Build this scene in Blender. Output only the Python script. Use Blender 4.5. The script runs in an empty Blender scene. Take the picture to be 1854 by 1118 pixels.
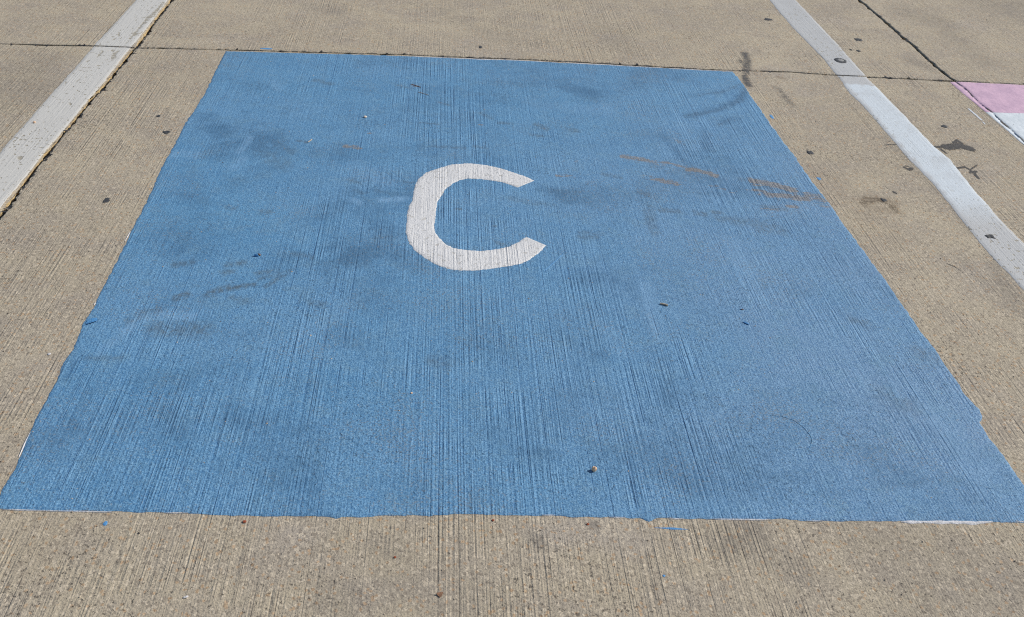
import bpy, math, random
import numpy as np
from mathutils import Matrix

random.seed(4)
RNG = np.random.default_rng(11)
sc = bpy.context.scene
COL = sc.collection

# ------------------------------------------------------------------ camera, sky, sun, exposure
EYE = 1.60                                   # lens height above the pavement, metres
FOC, PW, PH = 2112.0, 1854.0, 1118.0
# rows: the pavement's x (across the bay), y (along the bay) and z (up) seen from the camera (right, down, forward)
def _axes():
    hx, hy, slope = 815.0, -648.0, 0.064
    K = np.array([[FOC, 0, PW / 2], [0, FOC, PH / 2], [0, 0, 1]])
    d = K.T @ np.array([-slope, 1, -(hy - slope * hx)]); d /= np.linalg.norm(d)
    if d[1] < 0: d = -d
    v = np.linalg.inv(K) @ np.array([hx, hy, 1.0]); v -= d * (v @ d); v /= np.linalg.norm(v)
    r = np.cross(d, v)
    if r[0] < 0: r = -r
    return K, np.array([r, v, -d])
KM, AX = _axes()
KI = np.linalg.inv(KM)
def g(px, py, z=0.0):
    """the spot of the pavement seen at a point of the photograph, metres"""
    q = AX @ KI @ np.array([px, py, 1.0])
    return q[:2] * ((z - EYE) / q[2])
def G(pts):
    return np.array([g(*p) for p in pts])

cam_d = bpy.data.cameras.new('camera')
cam = bpy.data.objects.new('camera', cam_d); COL.objects.link(cam)
cam_d.sensor_fit = 'HORIZONTAL'; cam_d.sensor_width = 36.0
cam_d.lens = FOC / PW * 36.0
cam_d.clip_start = 0.05; cam_d.clip_end = 2000.0
m = Matrix.Identity(4)
for i in range(3):
    m[i][0] = AX[i, 0]; m[i][1] = -AX[i, 1]; m[i][2] = -AX[i, 2]
m[2][3] = EYE
cam.matrix_world = m
cam_d.dof.use_dof = True
cam_d.dof.focus_distance = 3.3
cam_d.dof.aperture_fstop = 11.0
sc.camera = cam

SUN_EL = math.radians(36.0)
SUN_DIR = np.array([0.955, 0.295])           # towards the sun, on the ground: from the right, a little beyond
world = bpy.data.worlds.new('World'); sc.world = world
world.use_nodes = True
wn = world.node_tree
bg = wn.nodes['Background']
sky = wn.nodes.new('ShaderNodeTexSky')
sky.sky_type = 'NISHITA'; sky.sun_disc = False
sky.sun_elevation = SUN_EL
sky.sun_rotation = math.atan2(SUN_DIR[0], SUN_DIR[1])
sky.air_density = 1.0; sky.dust_density = 1.2; sky.ozone_density = 1.0
wn.links.new(sky.outputs[0], bg.inputs[0])
bg.inputs[1].default_value = 0.10
sun_d = bpy.data.lights.new('sun', 'SUN')
sun_d.energy = 4.1; sun_d.angle = math.radians(0.53); sun_d.color = (1.0, 0.945, 0.87)
sun = bpy.data.objects.new('sun', sun_d); COL.objects.link(sun)
sd = np.array([SUN_DIR[0] * math.cos(SUN_EL), SUN_DIR[1] * math.cos(SUN_EL), math.sin(SUN_EL)])
from mathutils import Vector
sun.rotation_euler = Vector(sd).to_track_quat('Z', 'Y').to_euler()
sun.location = (6, 2, 5)

sc.view_settings.view_transform = 'Standard'
sc.view_settings.look = 'None'
sc.view_settings.exposure = 0.12
sc.view_settings.gamma = 1.0
sc.view_settings.use_curve_mapping = False
sc.cycles.use_denoising = False
sc.cycles.filter_width = 1.15
sc.cycles.max_bounces = 4

# ------------------------------------------------------------------ numeric helpers
def hash1(i, seed):
    x = np.sin(i * 127.1 + seed * 311.7) * 43758.5453
    return x - np.floor(x)
def noise1(t, scale, seed=0):
    t = np.asarray(t, float) * scale
    i = np.floor(t); f = t - i; f = f * f * (3 - 2 * f)
    return (hash1(i, seed) * (1 - f) + hash1(i + 1, seed) * f) * 2 - 1
def hash2(i, j, seed):
    x = np.sin(i * 127.1 + j * 269.5 + seed * 113.3) * 43758.5453
    return x - np.floor(x)
def noise2(x, y, scale, seed=0):
    x = np.asarray(x) * scale; y = np.asarray(y) * scale
    i = np.floor(x); j = np.floor(y); f = x - i; h = y - j
    f = f * f * (3 - 2 * f); h = h * h * (3 - 2 * h)
    a = hash2(i, j, seed) * (1 - f) + hash2(i + 1, j, seed) * f
    b = hash2(i, j + 1, seed) * (1 - f) + hash2(i + 1, j + 1, seed) * f
    return (a * (1 - h) + b * h) * 2 - 1
def along(pts, n=None, ts=None):
    """resample a polyline by its length"""
    pts = np.asarray(pts, float)
    s = np.concatenate([[0], np.cumsum(np.linalg.norm(np.diff(pts, axis=0), axis=1))])
    if ts is None: ts = np.linspace(0, 1, n)
    t = ts * s[-1]
    return np.stack([np.interp(t, s, pts[:, k]) for k in range(pts.shape[1])], 1)
def normal2(c):
    d = np.gradient(c, axis=0); d /= np.linalg.norm(d, axis=1)[:, None] + 1e-12
    return np.stack([-d[:, 1], d[:, 0]], 1)
def smooth(a, b, x):
    t = np.clip((x - a) / (b - a), 0, 1); return t * t * (3 - 2 * t)
def strokes(P, items, squash=0.55):
    """soft marks: for every point, the strongest of many brush strokes laid on the pavement"""
    out = np.zeros(len(P))
    for pts, w, s in items:
        q = G(pts) if len(pts) > 1 else np.repeat(G(pts), 2, 0) + np.array([[0, 0], [1e-4, 0]])
        lo = q.min(0) - w * 2.2; hi = q.max(0) + w * 4
        sel = np.where((P[:, 0] > lo[0]) & (P[:, 0] < hi[0]) & (P[:, 1] > lo[1] - w * 2) & (P[:, 1] < hi[1]))[0]
        if not len(sel): continue
        X = P[sel] * np.array([1, squash]); Q = q * np.array([1, squash])
        best = np.full(len(sel), 1e9)
        for a, b in zip(Q[:-1], Q[1:]):
            ab = b - a; t = np.clip(((X - a) @ ab) / (ab @ ab + 1e-12), 0, 1)
            best = np.minimum(best, np.linalg.norm(X - (a + t[:, None] * ab), axis=1))
        v = s * (1 - smooth(0.15 * w, w, best))
        out[sel] = np.maximum(out[sel], v)
    return out

def link(name, verts, faces, mat, parent=None, attrs=None, smooth_faces=False, origin=None):
    verts = np.asarray(verts, float)
    if origin is None:
        lo, hi = verts.min(0), verts.max(0)
        origin = np.array([(lo[0] + hi[0]) / 2, (lo[1] + hi[1]) / 2, lo[2]]) if parent is None else np.zeros(3)
    me = bpy.data.meshes.new(name)
    if isinstance(faces, np.ndarray):
        n = len(faces); k = faces.shape[1]
        me.vertices.add(len(verts)); me.vertices.foreach_set('co', (verts - origin).astype(np.float32).ravel())
        me.loops.add(n * k); me.loops.foreach_set('vertex_index', faces.astype(np.int32).ravel())
        me.polygons.add(n); me.polygons.foreach_set('loop_start', np.arange(0, n * k, k, dtype=np.int32))
        me.update(calc_edges=True); me.validate()
    else:
        me.from_pydata((verts - origin).tolist(), [], faces)
    for k_, v in (attrs or {}).items():
        a = me.attributes.new(k_, 'FLOAT', 'POINT'); a.data.foreach_set('value', np.asarray(v, np.float32))
    me.materials.append(mat)
    if smooth_faces:
        me.polygons.foreach_set('use_smooth', np.ones(len(me.polygons), bool))
    o = bpy.data.objects.new(name, me); COL.objects.link(o)
    o.location = origin
    if parent is not None:
        o.parent = parent
        o.location = -np.array(parent.location)
    return o
def tag(o, label=None, category=None, group=None, kind=None):
    for k, v in (('label', label), ('category', category), ('group', group), ('kind', kind)):
        if v: o[k] = v
    return o

def grid_faces(nu, nv):
    """quads of a (nv rows) x (nu columns) sheet, facing up when u runs to +x and v to +y"""
    a = np.arange(nu * nv).reshape(nv, nu)
    return np.stack([a[:-1, :-1], a[:-1, 1:], a[1:, 1:], a[1:, :-1]], -1).reshape(-1, 4)
def coons(bottom, top, left, right, u, v):
    """patch between four edge curves: bottom/top run along +u, left/right along +v"""
    B, T, L, R = along(bottom, ts=u), along(top, ts=u), along(left, ts=v), along(right, ts=v)
    U, V = u[None, :, None], v[:, None, None]
    P = ((1 - V) * B[None] + V * T[None] + (1 - U) * L[:, None] + U * R[:, None]
         - ((1 - U) * (1 - V) * B[0] + U * (1 - V) * B[-1] + (1 - U) * V * T[0] + U * V * T[-1]))
    return P
def spaced(n, edge_cells):
    """0..1 with a few close rows at both ends"""
    e = np.array(edge_cells)
    return np.concatenate([e, np.linspace(e[-1], 1 - e[-1], n)[1:-1], (1 - e)[::-1]])
def paint_sheet(name, bottom, top, left, right, cell, z, mat, parent=None, ragged=0.0012, seed=0, attr=None, base=0.0003):
    """a coat of paint: thin sheet whose rim comes down to the surface beneath, with a slightly ragged outline"""
    def rag(c, sd):
        L = np.linalg.norm(np.diff(c, axis=0), axis=1).sum(); n = max(8, int(L / 0.004))
        q = along(c, n); s = np.linspace(0, L, n)
        k = ragged * (noise1(s, 120, sd) * .6 + noise1(s, 45, sd + 1) * .8 + noise1(s, 9, sd + 2) * 1.0)
        k *= smooth(0, .02, s) * smooth(0, .02, L - s)
        return q + normal2(q) * k[:, None]
    bottom, top, left, right = (np.asarray(c, float) for c in (bottom, top, left, right))
    bottom, top, left, right = rag(bottom, seed), rag(top, seed + 3), rag(left, seed + 6), rag(right, seed + 9)
    lu = np.linalg.norm(top[-1] - top[0]); lv = np.linalg.norm(left[-1] - left[0])
    u = spaced(max(3, int(lu / cell)), [0, .002 / max(lu, .01)]); v = spaced(max(3, int(lv / cell)), [0, .002 / max(lv, .01)])
    P = coons(bottom, top, left, right, u, v)
    Z = np.full(P.shape[:2], z); Z[0] = Z[-1] = base; Z[:, 0] = Z[:, -1] = base
    V = np.concatenate([P, Z[..., None]], -1).reshape(-1, 3)
    return link(name, V, grid_faces(len(u), len(v)), mat, parent, attr(V[:, :2]) if attr else None)

# ------------------------------------------------------------------ materials
class NT:
    def __init__(s, name):
        s.mat = bpy.data.materials.new(name); s.mat.use_nodes = True
        s.t = s.mat.node_tree; s.p = s.t.nodes['Principled BSDF']
        s.geo = s.t.nodes.new('ShaderNodeNewGeometry').outputs['Position']
    def put(s, sock, v):
        if isinstance(v, bpy.types.NodeSocket): s.t.links.new(v, sock)
        else: sock.default_value = v
    def math(s, op, a, b=0.0, c=0.0, clamp=False):
        n = s.t.nodes.new('ShaderNodeMath'); n.operation = op; n.use_clamp = clamp
        s.put(n.inputs[0], a); s.put(n.inputs[1], b); s.put(n.inputs[2], c); return n.outputs[0]
    def add(s, a, b): return s.math('ADD', a, b)
    def mul(s, a, b): return s.math('MULTIPLY', a, b)
    def scaled(s, xyz):
        n = s.t.nodes.new('ShaderNodeVectorMath'); n.operation = 'MULTIPLY'
        s.put(n.inputs[0], s.geo); n.inputs[1].default_value = xyz; return n.outputs[0]
    def shifted(s, vec, xyz):
        n = s.t.nodes.new('ShaderNodeVectorMath'); n.operation = 'ADD'
        s.put(n.inputs[0], vec); n.inputs[1].default_value = xyz; return n.outputs[0]
    def noise(s, scale, detail=2.0, rough=0.5, vec=None, dist=0.0, off=None):
        n = s.t.nodes.new('ShaderNodeTexNoise'); n.noise_dimensions = '3D'
        v = vec if vec is not None else s.geo
        if off: v = s.shifted(v, off)
        s.put(n.inputs['Vector'], v); n.inputs['Scale'].default_value = scale
        n.inputs['Detail'].default_value = detail; n.inputs['Roughness'].default_value = rough
        n.inputs['Distortion'].default_value = dist
        return n.outputs[0]
    def voro(s, scale, vec=None, rnd=1.0):
        n = s.t.nodes.new('ShaderNodeTexVoronoi'); n.inputs['Scale'].default_value = scale
        n.inputs['Randomness'].default_value = rnd
        s.put(n.inputs['Vector'], vec if vec is not None else s.geo)
        return n.outputs['Distance'], n.outputs['Color']
    def split(s, c):
        n = s.t.nodes.new('ShaderNodeSeparateColor'); s.put(n.inputs[0], c); return n.outputs
    def ramp(s, x, a, b, lo=0.0, hi=1.0):
        n = s.t.nodes.new('ShaderNodeMapRange'); n.interpolation_type = 'SMOOTHSTEP'
        s.put(n.inputs[0], x); n.inputs[1].default_value = a; n.inputs[2].default_value = b
        n.inputs[3].default_value = lo; n.inputs[4].default_value = hi; return n.outputs[0]
    def mix(s, f, a, b, mode='MIX'):
        n = s.t.nodes.new('ShaderNodeMix'); n.data_type = 'RGBA'; n.blend_type = mode
        s.put(n.inputs[0], f)
        for k, v in ((6, a), (7, b)):
            s.put(n.inputs[k], v if isinstance(v, bpy.types.NodeSocket) else (*v, 1.0))
        return n.outputs[2]
    def attr(s, name):
        n = s.t.nodes.new('ShaderNodeAttribute'); n.attribute_name = name; return n.outputs['Fac']
    def bump(s, h, dist, strength=1.0):
        n = s.t.nodes.new('ShaderNodeBump'); n.inputs['Strength'].default_value = strength
        n.inputs['Distance'].default_value = dist; s.put(n.inputs['Height'], h)
        s.t.links.new(n.outputs[0], s.p.inputs['Normal']); return n
    def finish(s, color, rough=0.85, spec=0.3):
        s.put(s.p.inputs['Base Color'], color); s.put(s.p.inputs['Roughness'], rough)
        s.put(s.p.inputs['Specular IOR Level'], spec); return s.mat

def relief(s):
    """broomed concrete: grooves along the bay, grain of the sand, pits of many sizes"""
    a = s.noise(185, 1, .5, s.scaled((1, .008, 1)))
    b = s.noise(60, 2, .6, s.scaled((1, .007, 1)), off=(3.1, 0, 0))
    brk = s.noise(38, 2, .6, s.scaled((1, .35, 1)), off=(0, 6, 0))                       # grooves come and go along their length
    x = s.t.nodes.new('ShaderNodeSeparateXYZ'); s.put(x.inputs[0], s.geo); x = x.outputs[0]
    wob = s.noise(1.0, 2, .5, s.scaled((2.0, .7, 1)), off=(9, 2, 0))
    def line(scale, shift, w):
        n = s.t.nodes.new('ShaderNodeTexVoronoi'); n.voronoi_dimensions = '1D'; n.feature = 'DISTANCE_TO_EDGE'
        n.inputs['Scale'].default_value = 1.0
        s.put(n.inputs['W'], s.add(s.mul(x, scale), s.add(s.mul(wob, scale * .012), shift)))
        return s.ramp(n.outputs['Distance'], w * .35, w, 1.0, 0.0)
    brk2 = s.noise(17, 2, .6, s.scaled((1, .12, 1)), off=(3, 1, 0))
    deep = s.math('MAXIMUM', s.mul(line(21, 3.3, .030), s.ramp(brk2, .38, .55)), s.mul(line(47, 8.1, .055), s.mul(s.ramp(brk2, .50, .36), .55)))
    deep = s.mul(deep, s.ramp(brk, .30, .55, .25, 1.0))
    band = s.ramp(s.noise(1.1, 2, .5, s.scaled((1.6, .35, 1))), .36, .62)
    patch = s.ramp(s.noise(5.0, 3, .6), .34, .66, .25, 1.0)
    pass_ = s.ramp(s.math('ABSOLUTE', s.math('SUBTRACT', s.add(x, s.mul(wob, .25)), .32)), .15, 1.0, 1.0, .80)   # one pass of the broom bit deeper
    gm = s.mul(s.mul(s.add(s.mul(band, .75), .25), patch), s.mul(pass_, 1.15))
    grain = s.noise(225, 3, .62)
    grain2 = s.noise(70, 3, .6, off=(1.3, 4.2, 0))
    pn = s.noise(105, 3, .62, s.scaled((1, .8, 1)), off=(4, 4, 0))
    pm = s.noise(2.6, 3, .6, off=(1, 8, 0))
    pit = s.ramp(s.add(pn, s.mul(s.math('SUBTRACT', pm, .5), .35)), .635, .70)
    groove = s.add(s.mul(s.math('SUBTRACT', a, .5), 1.2), s.mul(s.math('SUBTRACT', b, .5), .40))
    groove = s.mul(groove, s.ramp(brk, .25, .6, .45, 1.1))
    groove = s.math('SUBTRACT', groove, s.mul(deep, .36))
    h = s.add(s.mul(groove, s.mul(gm, 1.1)), s.add(s.mul(grain, .64), s.mul(grain2, .48)))
    h = s.math('SUBTRACT', h, s.mul(pit, .5))
    return dict(h=h, groove=groove, gm=gm, grain=grain, grain2=grain2, pit=pit, deep=deep)

def concrete_color(s, r, dark=1.0):
    big = s.noise(.9, 4, .6, off=(2, 9, 0))
    mid = s.noise(5.5, 5, .65)
    c = s.mix(s.ramp(big, .32, .68), (.380, .328, .240), (.436, .378, .276))
    c = s.mix(s.ramp(mid, .35, .7), c, (.335, .292, .232))
    c = s.mix(s.ramp(s.noise(2.2, 3, .6, off=(5, 1, 0)), .55, .75, 0, .6), c, (.385, .342, .290))
    c = s.mix(s.ramp(s.noise(1.6, 4, .62, off=(0, 3, 5)), .54, .72, 0, .55), c, (.300, .262, .212))
    # sand grains of several colours
    gd, gc = s.voro(185, s.scaled((1, .8, 1)), 1.0)
    q = s.split(gc)
    c = s.mix(s.ramp(q[0], .84, .86, 0, .6), c, (.20, .168, .13))
    c = s.mix(s.ramp(q[1], .86, .88, 0, .65), c, (.56, .485, .37))
    c = s.mix(s.ramp(q[2], .955, .96, 0, .55), c, (.42, .26, .13))
    c = s.mix(s.ramp(r['grain'], .34, .54, .50, 0), c, (.17, .145, .12))
    c = s.mix(s.ramp(r['grain'], .55, .70, 0, .45), c, (.46, .40, .31))
    c = s.mix(s.mul(s.ramp(r['groove'], -.42, -.16, .25, 0), r['gm']), c, (.12, .10, .08))
    c = s.mix(s.mul(s.mul(r['deep'], .6), r['gm']), c, (.085, .072, .058))
    c = s.mix(s.mul(s.ramp(r['groove'], .12, .30, 0, .3), r['gm']), c, (.46, .40, .30))  # groove ridges lightened in the colour, as painted highlights
    c = s.mix(s.mul(r['pit'], .75), c, (.10, .085, .07))
    return c

def mat_concrete():
    s = NT('broomed_concrete'); r = relief(s)
    c = concrete_color(s, r)
    st = s.attr('stain'); br = s.attr('brown')
    n = s.ramp(s.noise(55, 4, .7), .30, .62)
    c = s.mix(s.mul(st, s.add(s.mul(n, .6), .25)), c, (.085, .080, .078))
    c = s.mix(s.mul(br, s.add(s.mul(n, .5), .2)), c, (.17, .115, .065))
    s.bump(r['h'], .0036)
    return s.finish(c, .88, .25)

def mat_joint_wall():
    s = NT('broken_concrete_edge')
    n = s.noise(260, 3, .6); n2 = s.noise(40, 3, .6)
    c = s.mix(s.ramp(n, .35, .65), (.46, .34, .17), (.72, .55, .30))
    c = s.mix(s.ramp(n2, .45, .7), c, (.40, .31, .20))
    s.bump(n, .004)
    return s.finish(c, .9, .2)

def mat_filler():
    s = NT('dark_joint_filler')
    n = s.noise(120, 4, .6)
    c = s.mix(s.ramp(n, .35, .7), (.012, .014, .018), (.035, .036, .04))
    c = s.mix(s.ramp(s.noise(35, 3, .6), .62, .72), c, (.20, .17, .13))
    s.bump(n, .008)
    return s.finish(c, .8, .3)

def mat_blue():
    s = NT('blue_pavement_paint'); r = relief(s)
    tone = s.noise(1.0, 4, .6, off=(4, 2, 0)); tone2 = s.noise(4.0, 5, .65, off=(0, 7, 0))
    c = s.mix(s.ramp(tone, .35, .65), (.092, .252, .415), (.116, .270, .436))
    c = s.mix(s.ramp(tone2, .40, .68, 0, .75), c, (.072, .215, .375))
    c = s.mix(s.mul(s.attr('right_grey'), s.ramp(s.noise(2.3, 4, .6, off=(7, 7, 0)), .25, .7, .45, 1.0)), c, (.165, .270, .405))  # coat turns greyer and paler towards the near right
    # thin spots where the grey of the pavement greys the coat
    thin = s.noise(13, 5, .7, off=(9, 3, 0))
    c = s.mix(s.ramp(thin, .46, .70, 0, .65), c, (.125, .245, .345))
    c = s.mix(s.ramp(s.noise(34, 3, .6, off=(3, 3, 0)), .50, .70, 0, .5), c, (.100, .215, .330))
    c = s.mix(s.ramp(r['grain'], .36, .54, .80, 0), c, (.042, .150, .315))
    c = s.mix(s.ramp(r['grain'], .53, .66, 0, .60), c, (.215, .405, .600))
    c = s.mix(s.mul(s.ramp(r['groove'], -.42, -.12, .50, 0), r['gm']), c, (.036, .138, .310))
    c = s.mix(s.mul(s.mul(r['deep'], .7), r['gm']), c, (.030, .120, .285))
    c = s.mix(s.mul(s.ramp(r['groove'], .08, .28, 0, .45), r['gm']), c, (.190, .400, .620))  # highlights along the groove ridges, put into the colour as light blue lines
    c = s.mix(s.mul(r['pit'], .15), c, (.03, .10, .20))
    n = s.noise(75, 4, .7, s.scaled((1, .5, 1)), off=(1, 1, 0))
    n2 = s.noise(30, 4, .65, off=(6, 1, 0))
    d = s.attr('dirt')
    k = s.math('MULTIPLY', d, s.ramp(s.add(s.mul(n, .6), s.mul(n2, .4)), .36, .58), clamp=True)
    c = s.mix(s.mul(k, .85), c, (.075, .110, .140))
    soft = s.attr('smudge')
    sk = s.ramp(s.add(s.add(s.mul(s.add(s.mul(soft, .62), s.ramp(s.noise(1.9, 6, .72, off=(3, 6, 1)), .40, .74, 0, .75)), .85), s.mul(s.math('SUBTRACT', n, .5), .8)), s.add(s.mul(s.math('SUBTRACT', n2, .5), .7), s.mul(r['groove'], .3))), .05, .95)
    c = s.mix(s.mul(sk, .85), c, (.048, .135, .245))
    pale = s.attr('pale')
    c = s.mix(s.mul(pale, s.ramp(s.add(n, s.mul(n2, .6)), .55, 1.0, .1, .8)), c, (.190, .355, .540))
    # specks where the coat is rubbed off the high sand grains, in patches
    rub = s.ramp(s.add(s.noise(150, 3, .65, off=(2, 8, 0)), s.mul(s.math('SUBTRACT', s.noise(3.4, 4, .65, off=(4, 0, 2)), .5), .45)), .60, .68)
    c = s.mix(s.mul(rub, .55), c, (.175, .195, .205))
    w = s.attr('wear')
    nx = s.noise(70, 4, .7, s.scaled((.35, 1, 1)), off=(8, 8, 0))
    wk = s.ramp(s.add(s.add(s.mul(w, .78), s.mul(s.math('SUBTRACT', nx, .5), 1.5)), s.mul(r['groove'], .22)), .32, .58)
    worn = s.mix(s.ramp(r['grain'], .40, .60), (.12, .11, .10), (.285, .225, .160))
    c = s.mix(s.mul(wk, .68), c, worn)
    s.bump(r['h'], .0040)
    return s.finish(c, .66, .35)

def mat_white(name, old, fresh, pits=.5, spec=.3, dirtc=(.33, .295, .22), relf=.34):
    s = NT(name); r = relief(s)
    f = s.attr('fresh')
    c = s.mix(f, old, fresh)
    c = s.mix(s.ramp(s.noise(6, 5, .65), .45, .75, 0, .35), c, tuple(x * .84 for x in old))
    c = s.mix(s.ramp(r['grain'], .30, .55, .30, 0), c, tuple(x * .62 for x in old))
    # little places where the coat has come off
    p1 = s.noise(75, 2, .5, s.scaled((1, .8, 1)), off=(2, 2, 0)); p2 = s.noise(3.2, 2, .5, off=(8, 0, 0))
    p3 = s.noise(34, 3, .55, s.scaled((1, .75, 1)), off=(5, 5, 0))
    pit = s.math('MAXIMUM', s.ramp(s.add(p1, s.mul(s.math('SUBTRACT', p2, .5), .25)), .64, .68), s.ramp(s.add(p3, s.mul(s.math('SUBTRACT', p2, .5), .15)), .655, .70))
    w = s.attr('wear')
    n = s.noise(60, 4, .7, off=(3, 8, 0))
    wk = s.ramp(s.add(s.mul(w, .8), s.mul(s.math('SUBTRACT', n, .5), 1.1)), .36, .52)
    hole = s.math('MAXIMUM', s.mul(pit, s.math('SUBTRACT', pits, s.mul(f, pits * .75))), s.mul(wk, .85))
    c = s.mix(hole, c, s.mix(s.ramp(r['grain2'], .35, .65), tuple(x * .7 for x in dirtc), dirtc))
    c = s.mix(s.mul(s.ramp(r['groove'], -.42, -.10, .5 * relf, 0), r['gm']), c, tuple(x * .6 for x in old))
    h = s.math('SUBTRACT', s.mul(r['h'], relf), s.mul(hole, .25))
    s.bump(h, .0040)
    return s.finish(c, .6, spec)

def mat_plain(name, a, b, scale=60, rough=.8, bump=.002, spec=.3, alpha=None, amax=1.0, fine=0.0):
    s = NT(name); n = s.noise(scale, 4, .65)
    c = s.mix(s.ramp(n, .35, .65), a, b)
    s.bump(s.noise(scale * 2.5, 3, .6), bump)
    if alpha:
        r = s.attr('cover'); k = s.noise(alpha, 4, .72, off=(2, 5, 1))
        al = s.ramp(s.add(s.add(r, s.mul(s.math('SUBTRACT', k, .5), 1.5)), s.mul(s.math('SUBTRACT', s.noise(230, 2, .6), .5), fine)), .40, .62 + fine * .3, 0, amax)
        s.put(s.p.inputs['Alpha'], al)
    return s.finish(c, rough, spec)

M_CON = mat_concrete(); M_EDGE = mat_joint_wall(); M_FILL = mat_filler(); M_BLUE = mat_blue()
M_LETTER = mat_white('white_letter_paint', (.60, .60, .595), (.66, .66, .655), .6, relf=.85)
M_STRIPE_OLD = mat_white('worn_white_stripe_paint', (.525, .515, .480), (.54, .54, .53), .95)
M_STRIPE_NEW = mat_white('bright_white_stripe_paint', (.425, .425, .415), (.555, .610, .645), .9)
M_WHITE_EDGE = mat_plain('white_edge_paint', (.48, .48, .48), (.66, .65, .66), 90)
M_PINK = mat_plain('pink_pavement_paint', (.47, .32, .42), (.56, .38, .48), 14, .7, .003)
M_PALE = mat_plain('pale_white_pavement_paint', (.52, .57, .60), (.60, .65, .68), 14, .7, .003)
M_GUM = mat_plain('dark_trodden_gum', (.028, .030, .034), (.062, .062, .062), 160, .55, .002)
M_GUM_GREY = mat_plain('grey_trodden_gum', (.20, .20, .195), (.30, .295, .28), 160, .6, .002)
M_TAR = mat_plain('black_tar_smear', (.040, .038, .036), (.085, .078, .070), 90, .65, .002, .35, alpha=70, fine=.9, amax=.9)
M_OIL = mat_plain('grey_fluid_stain', (.055, .060, .070), (.10, .105, .115), 60, .75, .002, .3, alpha=48, amax=.75, fine=1.3)
M_BROWN = mat_plain('brown_fluid_stain', (.12, .09, .058), (.20, .155, .105), 50, .8, .003, .3, alpha=40, amax=.6, fine=1.0)
M_BLUE_SPOT = mat_plain('blue_paint_drop', (.06, .22, .46), (.10, .29, .54), 120, .6, .002)
M_SMEAR = mat_plain('pale_paint_smear', (.52, .56, .60), (.62, .66, .70), 90, .7, .002, .3, alpha=90)
M_STONE = mat_plain('orange_gravel_stone', (.66, .42, .26), (.80, .55, .36), 200, .8, .001)
M_STONE_PALE = mat_plain('cream_gravel_stone', (.62, .52, .42), (.74, .62, .50), 200, .8, .001)
M_TWIG = mat_plain('dry_twig_bark', (.36, .28, .20), (.52, .43, .32), 180, .8, .001)
M_LEAF = mat_plain('dry_brown_leaf', (.20, .10, .055), (.30, .17, .10), 120, .7, .001)
M_RED = mat_plain('rust_red_chip', (.23, .055, .025), (.33, .09, .04), 150, .8, .001)
M_GRIT = mat_plain('loose_sand_grit', (.30, .24, .17), (.52, .44, .34), 90, .85, .001)
M_GRIT_DARK = mat_plain('dark_loose_grit', (.05, .042, .036), (.11, .09, .075), 90, .85, .001)

# ------------------------------------------------------------------ the setting: ground, slabs, joints
ground = link('ground', [(-300, -300, -.06), (300, -300, -.06), (300, 300, -.06), (-300, 300, -.06)], [(0, 1, 2, 3)], M_CON)
tag(ground, kind='structure')
pavement = bpy.data.objects.new('concrete_pavement', None); COL.objects.link(pavement)
pavement.empty_display_size = .2
tag(pavement, kind='structure')

# joint lines, followed from the photograph and carried on straight beyond it
JL = G([(314, -6), (310, 0), (282.5, 36), (249, 83), (229, 104), (193, 150), (170, 175), (123, 232), (88, 275), (46, 327), (4.5, 387)])
JR = G([(1547, -8), (1555.8, 0), (1587, 26), (1629, 63), (1653, 82), (1679, 107), (1717, 139), (1732, 149), (1751, 163), (1772, 186), (1796, 203), (1813, 220), (1842, 245), (1858, 260)])
JH = G([(-20, 78), (7, 79), (91, 81), (172, 82.5), (236, 85.5), (251, 85.5), (340, 87.5), (419, 89.5), (507, 92), (629, 95.5), (731, 98), (865, 104), (929.5, 106), (1088, 114), (1276, 125), (1340, 127), (1431, 129.6), (1510, 135), (1578, 139), (1717, 145.5), (1854, 152.5), (1880, 153.5)])
XL, XR = JL[4, 0], JR[8, 0]
WID = XR - XL
YH = JH[:, 1].mean(); LEN = 4.57
def carry(c, axis, lo, hi, at):
    """extend a wavy joint straight to lo..hi along its axis"""
    c = c[np.argsort(c[:, axis])]
    a = np.array(c[0]); b = np.array(c[-1]); a[axis] = lo; b[axis] = hi
    a[1 - axis] = at if at is not None else a[1 - axis]; b[1 - axis] = at if at is not None else b[1 - axis]
    return np.vstack([a, c, b])
JLc = carry(JL, 1, YH - LEN, YH + LEN, None); JRc = carry(JR, 1, YH - LEN, YH + LEN, None)
JHc = carry(JH, 0, XL - WID, XR + WID, None)
def cross(cx, cy):
    """where a long joint (along y) meets the cross joint"""
    y = YH
    for _ in range(20):
        x = np.interp(y, cx[:, 1], cx[:, 0]); y = np.interp(x, cy[:, 0], cy[:, 1])
    return np.array([x, y])
CL, CR = cross(JLc, JHc), cross(JRc, JHc)
def part_of(c, axis, lo, hi, n):
    t = np.linspace(lo, hi, n)
    o = np.interp(t, c[:, axis], c[:, 1 - axis])
    return np.stack([t, o] if axis == 0 else [o, t], 1)
def rag_edge(c, half, seed, inward, chip=1.0):
    """push a joint line off by half a gap and break it up"""
    s = np.concatenate([[0], np.cumsum(np.linalg.norm(np.diff(c, axis=0), axis=1))])
    k = half + .0014 * noise1(s, 160, seed) + .0018 * noise1(s, 60, seed + 1) + .0022 * noise1(s, 17, seed + 2)
    k = np.maximum(k, .0015)
    rr = np.random.default_rng(seed)
    for _ in range(int(s[-1] * 9 * chip)):
        p, w, d = rr.uniform(0, s[-1]), rr.uniform(.005, .022) , rr.uniform(.003, .012) * (1.6 if inward[0] > 0 else 1.0)
        k += d * np.exp(-((s - p) / w) ** 4) * (.6 + .4 * noise1(s, 200, seed + 5))
    return c + inward[None, :] * k[:, None]

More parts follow.
